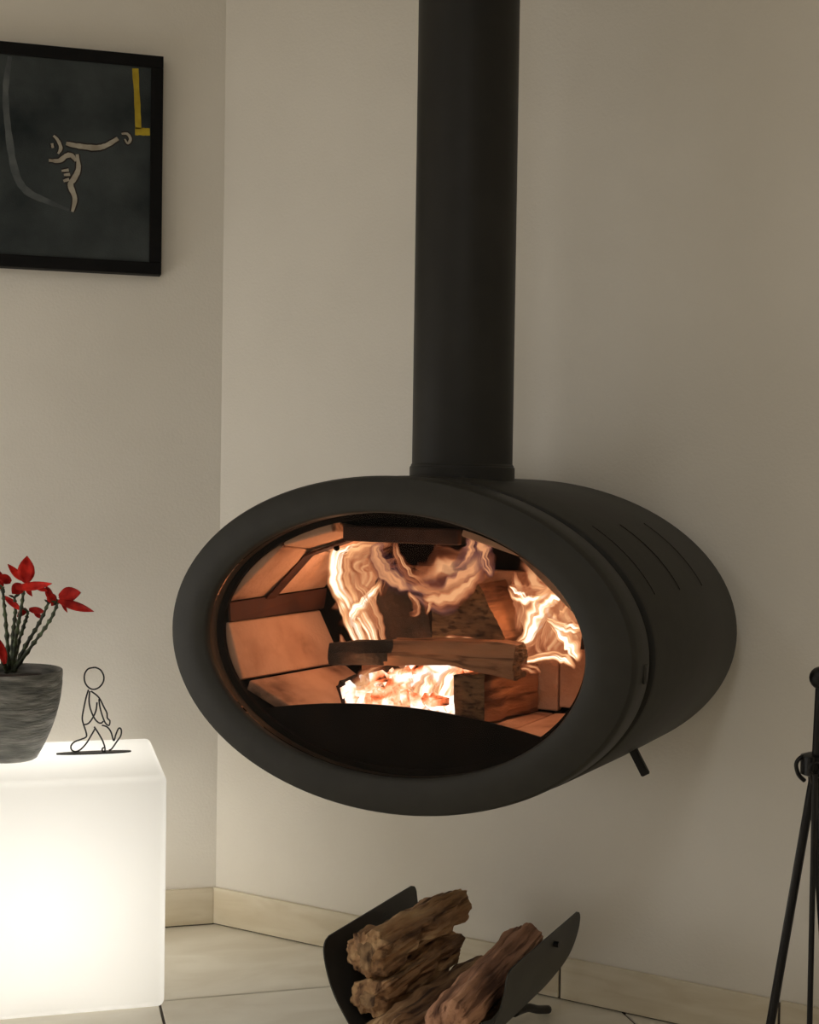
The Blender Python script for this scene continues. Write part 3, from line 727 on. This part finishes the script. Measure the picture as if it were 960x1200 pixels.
WIRES = {'head': [(0.0004, 0.183), (-0.0121, 0.18), (-0.0192, 0.1685), (-0.0185, 0.1524), (-0.0107, 0.1405), (-0.0002, 0.1359), (0.0112, 0.1399), (0.0194, 0.1504), (0.021, 0.1632), (0.015, 0.1762), (0.0056, 0.1822), (0.0004, 0.183)], 'torso': [(-0.0106, 0.1351), (-0.0152, 0.1192), (-0.0196, 0.0979), (-0.0231, 0.0745), (-0.0203, 0.0605), (-0.015, 0.0443), (-0.0144, 0.0336), (-0.0252, 0.0286), (-0.0386, 0.0237), (-0.0458, 0.0155), (-0.0446, 0.0069), (-0.0374, 0.003), (-0.027, 0.0062), (-0.0147, 0.0186), (-0.0045, 0.0354), (0.0037, 0.0501)], 'front': [(0.0016, 0.0566), (0.01, 0.0434), (0.0196, 0.0259), (0.0245, 0.0107), (0.024, 0.001), (0.0192, 0.0044), (0.0197, 0.0098), (0.0245, 0.0107)], 'arm': [(-0.0085, 0.134), (-0.0098, 0.1148), (-0.0072, 0.0976), (0.0003, 0.0781), (0.0088, 0.0671), (0.0161, 0.0647), (0.0202, 0.0688)], 'chest': [(-0.0054, 0.1318), (0.0061, 0.1229), (0.0135, 0.1141), (0.022, 0.0967), (0.0284, 0.0836), (0.0296, 0.0728), (0.0349, 0.0662), (0.0329, 0.0566), (0.0255, 0.0622), (0.0191, 0.0775), (0.0137, 0.0969), (0.0114, 0.1142)], 'tail': [(-0.0193, 0.0605), (-0.0099, 0.0634), (-0.0007, 0.0759), (0.0054, 0.0908), (0.0073, 0.1079)], 'shoe': [(0.0182, 0.0571), (0.0287, 0.0535), (0.0372, 0.0425), (0.0437, 0.0229), (0.0478, 0.0357), (0.0539, 0.0494), (0.0592, 0.046), (0.0583, 0.0331), (0.05, 0.0205), (0.0397, 0.0058), (0.0334, 0.0007)]}

fire = empty('fire', SW(0, .2, -.13))
tag(fire, 'tall orange and white flames curling around the logs behind the glass', 'fire')
FO = SW(0, .2, -.13)
def flame(kind, pts, seed):
    """a tongue of flame: a lens-shaped body swept along its path; uv.x along, uv.y across"""
    P = catmull([(x, y, z) for x, y, z, w in pts], 8)
    Wd = [c.x for c in catmull([(w, 0, 0) for x, y, z, w in pts], 8)]
    n = len(P)
    bm = bmesh.new()
    uvl = bm.loops.layers.uv.new('UVMap')
    K = 8                                   # points across, front and back
    rows = []
    for i, p in enumerate(P):
        t = (P[min(i + 1, n - 1)] - P[max(i - 1, 0)])
        t = Vector((t.x, 0, t.z)).normalized() if Vector((t.x, 0, t.z)).length > 1e-6 else Vector((0, 0, 1))
        side = Vector((t.z, 0, -t.x))
        wd = max(Wd[i], .0008)
        wob = noise.noise(Vector((seed * 2.3, i * .35, 0))) * wd * .35
        row = []
        for k in range(K + 1):
            v = k / K
            q = p + side * ((v * 2 - 1) * wd + wob)
            bow = (1 - (2 * v - 1) ** 2)
            row.append((q + Vector((0, -bow * wd * .30 + noise.noise(q * 25 + Vector((seed, 0, 0))) * .006, 0)), v, i / (n - 1)))
        rows.append(row)
    def mk(rows, back):
        V = [[bm.verts.new(FB @ (Vector(q) + Vector((0, back * (1 - (2 * v - 1) ** 2) * Wd[i] * .6, 0)))) for q, v, u in row] for i, row in enumerate(rows)]
        for i in range(n - 1):
            for k in range(K):
                f = bm.faces.new((V[i][k], V[i][k + 1], V[i + 1][k + 1], V[i + 1][k]))
                for lp, (ii, kk) in zip(f.loops, ((i, k), (i, k + 1), (i + 1, k + 1), (i + 1, k))):
                    lp[uvl].uv = (rows[ii][kk][2], rows[ii][kk][1])
    mk(rows, 0.0); mk(rows, 1.0)
    bmesh.ops.remove_doubles(bm, verts=bm.verts[:], dist=1e-6)
    me = bpy.data.meshes.new('flame'); bm.to_mesh(me); bm.free()
    o = link_mesh('flame', me, kind, fire, smooth=True)
    return o
FB = Matrix.Translation(-FO) @ Matrix.Translation(S0) @ Matrix.Rotation(-math.pi / 4, 4, 'Z')
for k, (kind, pts) in enumerate(FLAMES):
    flame(kind, pts, k + 1)
for i, (p, pw) in enumerate((((-.185, .20, .05), 1.0), ((.20, .21, .05), 1.1), ((-.04, .19, -.075), 0.8), ((-.02, .15, .135), .45), ((-.10, .09, -.06), .35))):
    l = lamp('fire_light', 'POINT', SW(*p), FIRE_POWER * pw, (1.0, 0.44, 0.20), 0.035)

# ------------------------------------------------------------------ glowing cube with plant and wire figure
CX1, CY0, CZ = -0.165, -0.503, 0.469
CWID, CDEP = 0.46, 0.412
cube = empty('lamp_cube', (CX1 - CWID / 2, CY0 + CDEP / 2, 0))
tag(cube, 'glowing white plastic lamp cube on the floor under the plant', 'lamp')
b = bm_box((-CWID / 2, -CDEP / 2, 0.002), (CWID / 2, CDEP / 2, CZ), bevel=0.014, seg=4)
from_bm('cube_shell', b, 'milky', cube, auto=0.7)
bm = bmesh.new(); lathe(bm, [(.012, .004), (.02, .02), (.02, .09), (.03, .11), (.03, .115), (.012, .12)], 24)
from_bm('bulb_socket', bm, 'iron', cube)
lc = lamp('cube_bulb_light', 'POINT', (CX1 - CWID / 2, CY0 + .285, 0.205), CUBE_BULB_POWER, (1.0, 0.985, 0.94), 0.05)

# plant pot
PO = Vector((-0.4697, -0.2745, 0.469))
pot = empty('plant_pot', PO)
tag(pot, 'dark grey ribbed stoneware pot standing on the glowing cube', 'pot')
bm = bmesh.new()
prof = [(.001, .0), (.050, 0), (.055, .003), (.060, .012)] + [(.060 + .0455 * (1 - (1 - k / 24) ** 2.1), .012 + .170 * k / 24) for k in range(1, 25)] + [(.1050, .186), (.1040, .187), (.1025, .187), (.101, .183), (.098, .15), (.094, .12)]
R_ = lathe(bm, prof, 64, True, False)
for v in bm.verts:
    if v.co.z < .18 and v.co.xy.length > .055:
        n_ = noise.noise(Vector((v.co.x * 22, v.co.y * 22, v.co.z * 130)))
        v.co.xy *= 1 + .007 * n_
from_bm('pot_wall', bm, 'pot', pot, smooth=True)
bm = bmesh.new(); lathe(bm, [(.0965, .165), (.05, .170), (.001, .172)], 48, True, True)
jitter(bm, .003, 60, 2)
from_bm('soil', bm, 'soil', pot)
# poinsettia
plant = empty('poinsettia', PO + Vector((0, 0, .17)))
tag(plant, 'leggy poinsettia with red bracts on bare green stems in the dark pot', 'plant')
for k, st in enumerate(STEMS):
    pts = catmull([(x, y, z - .17) for x, y, z in st], 9)
    rs = []
    for i in range(len(pts)):
        rs.append((.0046 - .0018 * i / len(pts)) * (1.4 if i % 3 == 0 else .85))
    bm = bmesh.new(); tube(bm, pts, rs, seg=8)
    jitter(bm, .0012, 120, k)
    from_bm('stem', bm, 'stem', plant, smooth=True)
def leaf_mesh(a, b, w, seed):
    a = Vector(a) - Vector((0, 0, .17)); b = Vector(b) - Vector((0, 0, .17))
    d = b - a; L = d.length; t = d.normalized()
    view = Vector((0.15, 1, -.15)).normalized()
    s = t.cross(view).normalized(); nrm = s.cross(t)
    nl = 8
    bm = bmesh.new()
    R = []
    for th in (0.0, .0009):
        G = []
        for i in range(nl + 1):
            u = i / nl
            hw = w * .5 * (math.sin(math.pi * min(1, u * .93 + .07)) ** .8) * (1.05 - .25 * u)
            if i == nl: hw = .0006
            row = []
            for k in range(5):
                v = k / 4 * 2 - 1
                fold = abs(v) * hw * .35
                wav = noise.noise(Vector((u * 4, v * 1.5, seed * 3.3))) * w * .16
                arch = math.sin(math.pi * u) * L * .10 - u * u * L * .06
                row.append(bm.verts.new(a + t * (u * L) + s * (v * hw) + nrm * (-fold + wav + arch + th)))
            G.append(row)
        R.append(G)
    for G in R:
        for i in range(nl):
            for k in range(4):
                bm.faces.new((G[i][k], G[i][k + 1], G[i + 1][k + 1], G[i + 1][k]))
    for i in range(nl):
        bm.faces.new((R[0][i][0], R[0][i + 1][0], R[1][i + 1][0], R[1][i][0]))
        bm.faces.new((R[0][i][4], R[0][i + 1][4], R[1][i + 1][4], R[1][i][4]))
    return bm
for k, (a, b, w) in enumerate(BRACTS):
    from_bm('bract', leaf_mesh(a, b, w, k), 'bract', plant, smooth=True)
# small green nodes and leaflets under the bracts
rnd = random.Random(9)
for k, st in enumerate(STEMS[:6]):
    e = Vector(st[-1])
    for q in range(3):
        d = Vector((rnd.uniform(-1, 1), rnd.uniform(-.6, .2), rnd.uniform(-.3, .8))).normalized() * rnd.uniform(.010, .018)
        from_bm('leaflet', leaf_mesh(e, e + d, .005, k * 5 + q), 'stem', plant, smooth=True)

# wire figure: a walking figure bent from black wire on an oval plate
FP = Vector((-0.2996, -0.2530, 0.469))
fig = empty('wire_sculpture', FP)
tag(fig, 'small black wire sculpture of a walking figure on the glowing cube', 'sculpture')
bm = bmesh.new()
ring0 = [(.0785 * math.cos(2 * math.pi * k / 48) + .002, .014 * math.sin(2 * math.pi * k / 48), .0005) for k in range(48)]
ring1 = [(x, y, .0035) for x, y, z in ring0]
loft(bm, [ring0, ring1])
from_bm('base_plate', bm, 'wire', fig)
names = dict(head='head_wire', torso='body_wire', front='leg_wire', arm='arm_wire', chest='arm_wire', tail='coat_wire', shoe='leg_wire')
offs = dict(head=0, torso=.004, front=-.006, arm=-.010, chest=.004, tail=.0, shoe=.006)
for k, pts in WIRES.items():
    bm = bmesh.new()
    lo = .0045
    tube(bm, [(x, offs[k], max(z + .002, lo)) for x, z in pts], .0017, seg=8, sub=5)
    from_bm(names[k], bm, 'wire', fig, smooth=True)

# ------------------------------------------------------------------ framed picture on the left wall
PX1, PZ0, PZ1 = -0.1472, 1.532, 2.034
PW = 0.62
pic = empty('framed_painting', (PX1 - PW / 2, 0, PZ0))
tag(pic, 'dark grey painting with a pale figure and yellow corner in a black frame', 'painting')
def PB(x0, x1, z0, z1, y0, y1, bev=.0015): return bm_box((x0 - (PX1 - PW / 2), y0, z0 - PZ0), (x1 - (PX1 - PW / 2), y1, z1 - PZ0), bevel=bev)
FWD = .028; YO = -.035
from_bm('frame_rail', PB(PX1 - PW, PX1, PZ1 - FWD, PZ1, YO, -.001), 'frame', pic)
from_bm('frame_rail', PB(PX1 - PW, PX1, PZ0, PZ0 + FWD, YO, -.001), 'frame', pic)
from_bm('frame_stile', PB(PX1 - FWD, PX1, PZ0 + FWD, PZ1 - FWD, YO, -.001), 'frame', pic)
from_bm('frame_stile', PB(PX1 - PW, PX1 - PW + FWD, PZ0 + FWD, PZ1 - FWD, YO, -.001), 'frame', pic)
canvas = from_bm('canvas', PB(PX1 - PW + FWD - .002, PX1 - FWD + .002, PZ0 + FWD - .002, PZ1 - FWD + .002, -.0305, -.006, .001), 'canvas', pic)
def stroke(name, pts, mat, y, grow=1.0, th=.0008):
    P = catmull([(x, 0, z) for x, z, w in pts], 5); Wd = [c.x for c in catmull([(w, 0, 0) for x, z, w in pts], 5)]
    fr = []
    bm = bmesh.new()
    rows = []
    for i, p in enumerate(P):
        t = (P[min(i + 1, len(P) - 1)] - P[max(i - 1, 0)]).normalized()
        s = Vector((t.z, 0, -t.x))
        w = (Wd[i] * .5 + (grow if grow < .5 else 0)) * (1 + .22 * noise.noise(Vector((i * .8, y * 900, pts[0][0] * 50))))
        a, b = p + s * w, p - s * w
        o_ = Vector((PX1 - PW / 2, 0, PZ0))
        rows.append([a - o_ + Vector((0, y, 0)), a - o_ + Vector((0, y - th, 0)), b - o_ + Vector((0, y - th, 0)), b - o_ + Vector((0, y, 0))])
    loft(bm, rows)
    return from_bm(name, bm, mat, canvas)
for k, (kind, pts) in enumerate(STROKES):
    nm = {'bone': 'figure_stroke', 'yellow': 'yellow_stroke', 'haze': 'grey_arc'}[kind]
    if kind == 'bone': stroke('outline_stroke', pts, 'outline', -.0304, .0032, .0004)
    stroke(nm, pts, kind, -.0304, 1.0, .0009 if kind != 'haze' else .0003)

# ------------------------------------------------------------------ log cradle with firewood
AZ = math.radians(41)
CA = Vector((math.sin(AZ), math.cos(AZ), 0)); CP = Vector((CA.y, -CA.x, 0))
CO = Vector((0.33577, -0.84839, 0))
def CW(p, a, z): return CO + CP * p + CA * a + UP * z
cr = empty('log_cradle', CO, math.atan2(CP.y, CP.x))
tag(cr, 'dark curved sheet-steel log cradle standing on the floor below the stove', 'log holder')
half = [(0.0, .028), (.05, .036), (.09, .066), (.125, .108), (.155, .155), (.172, .205), (.1765, .246)]
full = [(-x, z) for x, z in half[::-1]] + half[1:]
cv = catmull([(x, 0, z) for x, z in full], 6)
bm = bmesh.new()
NA = 16; LH = .1925
def len_at(i):                       # the two upright ends have rounded corners
    d = min(i, len(cv) - 1 - i)
    z_edge = .018
    arc = sum((cv[k + 1] - cv[k]).length for k in range(d)) if i < len(cv) / 2 else sum((cv[len(cv) - 1 - k] - cv[len(cv) - 2 - k]).length for k in range(d))
    r = .022
    return LH - (r - math.sqrt(max(0, r * r - (r - min(arc, r)) ** 2)))
rowsf = []
for i, p in enumerate(cv):
    L = len_at(i)
    rowsf.append([Vector((p.x, -L + 2 * L * k / NA, p.z)) for k in range(NA + 1)])
loft(bm, rowsf, False, False, ring_closed=False)
bmesh.ops.recalc_face_normals(bm, faces=bm.faces[:])
bmesh.ops.solidify(bm, geom=bm.faces[:], thickness=.0025)
from_bm('cradle_sheet', bm, 'sheet', cr, auto=0.6)
for sx in (-1, 1):
    for sa in (-1, 1):
        bm = bmesh.new()
        tube(bm, [(sx * .066, sa * .13, .046), (sx * .074, sa * .18, .040), (sx * .080, sa * .225, .022), (sx * .086, sa * .268, .0085)], .0085, seg=10, sub=4)
        from_bm('foot', bm, 'iron', cr, smooth=True)
for sx in (-1, 1):
    bm = bmesh.new(); tube(bm, [(sx * .172, .045, .222), (sx * .184, .045, .222)], .0055, seg=12)
    from_bm('rivet', bm, 'iron', cr)
tag(split_log('firewood_log', [CW(-.098, -.185, .226), CW(-.085, -.04, .232), CW(-.062, .16, .236)],
    [(-.036, -.030), (.012, -.040), (.034, -.022), (.040, .008), (.018, .030), (-.012, .044), (-.040, .022)], 'firewood', 'endgrain', 31, rough=.010, taper=(1.05, .72), ridge=.10, freq=34, ring=72, steps=64, round_ends=True),
    'long split log lying highest on the left of the log cradle', 'log', 'firewood in the cradle')
tag(split_log('firewood_log', [CW(-.086, -.185, .150), CW(-.082, -.02, .152), CW(-.080, .15, .150)],
    [(-.030, -.036), (.030, -.030), (.046, .004), (.010, .036), (-.034, .030)], 'firewood', 'endgrain', 32, rough=.008, taper=(1.0, .9), ridge=.08, freq=34, ring=72, steps=64, round_ends=True),
    'split log wedged under the highest log against the left cradle side', 'log', 'firewood in the cradle')
tag(split_log('firewood_log', [CW(.004, -.30, .120), CW(.008, -.05, .114), CW(.014, .165, .106)],
    [(-.056, -.030), (.026, -.046), (.060, -.010), (.046, .028), (-.006, .042), (-.054, .026)], 'firewood', 'endgrain', 33, rough=.008, taper=(1.05, .95), ridge=.08, freq=26, ring=72, steps=64, round_ends=True),
    'thick knotty log lying in the bottom middle of the log cradle', 'log', 'firewood in the cradle')
tag(split_log('firewood_log', [CW(.108, -.30, .168), CW(.096, -.05, .174), CW(.084, .155, .178)],
    [(.044, -.046), (.010, -.046), (-.024, -.002), (-.030, .020), (-.008, .038), (.030, .020)], 'pinkwood', 'endgrain', 34, rough=.005, taper=(1.28, 1.2), ridge=.06, freq=30, ring=72, steps=64, round_ends=True),
    'reddish split log leaning against the right side of the log cradle', 'log', 'firewood in the cradle')

# ------------------------------------------------------------------ fireside tool stand at the right edge
TC = Vector((0.7140, -1.4275, 0.648))         # where the three rods cross
stand = empty('tool_stand', (TC.x, TC.y, 0))
tag(stand, 'black iron tripod stand with a ball top for fireside tools at the right edge', 'tool stand')
camr = Vector((math.cos(-.267414), math.sin(-.267414), 0)); camf = Vector((-camr.y, camr.x, 0))
def T(v): return (v.x - TC.x, v.y - TC.y, v.z)
for k, ang in enumerate((180, 275, 40)):
    d = camr * math.cos(math.radians(ang)) + camf * math.sin(math.radians(ang))
    side = Vector((-d.y, d.x, 0)) * .006
    sl = .152
    foot = TC + side + d * sl * (TC.z - .004) - UP * (TC.z - .005)
    rise = .118 if k == 0 else .004              # only the first rod runs on above the clamp, to its ball
    top = TC + side - d * .03 * rise + UP * rise
    bm = bmesh.new(); tube(bm, [T(foot), T(TC + side), T(top)], .0068, seg=12)
    leg = from_bm('leg', bm, 'iron', stand, smooth=False)
    if k == 0:
        bm = bmesh.new(); uv_sphere(bm, T(top + (top - foot).normalized() * .010), .0175, 20)
        from_bm('ball_top', bm, 'iron', leg, smooth=True)
bm = bmesh.new(); lathe(bm, [(.010, TC.z - .022), (.021, TC.z - .018), (.021, TC.z + .010), (.010, TC.z + .014)], 24)
from_bm('clamp', bm, 'iron', stand, auto=0.5)
for k, ang in enumerate((190, 245, 320)):
    d = camr * math.cos(math.radians(ang)) + camf * math.sin(math.radians(ang))
    c = TC + d * .012
    bm = bmesh.new()
    tube(bm, [T(c + UP * .006), T(c + d * .010 + UP * .008), T(c + d * .018 + UP * -.002), T(c + d * .014 - UP * .018), T(c + d * .004 - UP * .028)], .0033, seg=8, sub=5)
    from_bm('hook', bm, 'iron', stand, smooth=True)
def tool(name, label, off, end):
    base = TC + camr * off[0] + camf * off[1]
    t = empty(name, (base.x, base.y, 0.045))
    tag(t, label, 'fire tool')
    zt = TC.z - .012 - .045
    bm = bmesh.new(); tube(bm, [(0, 0, .10 if end != 'poker' else .02), (0, 0, zt)], .0042, seg=10)
    from_bm('rod', bm, 'iron', t)
    bm = bmesh.new()
    tube(bm, [(.009 * math.cos(a), 0, zt + .008 + .009 * math.sin(a)) for a in [2 * math.pi * k / 16 for k in range(17)]], .0022, seg=6)
    from_bm('hanging_ring', bm, 'iron', t)
    if end == 'poker':
        bm = bmesh.new(); tube(bm, [(0, 0, .03), (0, 0, .0), (.012, 0, .006), (.022, 0, .02)], [.0042, .004, .0036, .0015], seg=8, sub=3)
        from_bm('poker_tip', bm, 'iron', t)
tool('hearth_poker', 'thin black iron poker hanging from the tool stand beside its left leg', (-.0085, -.030), 'poker')
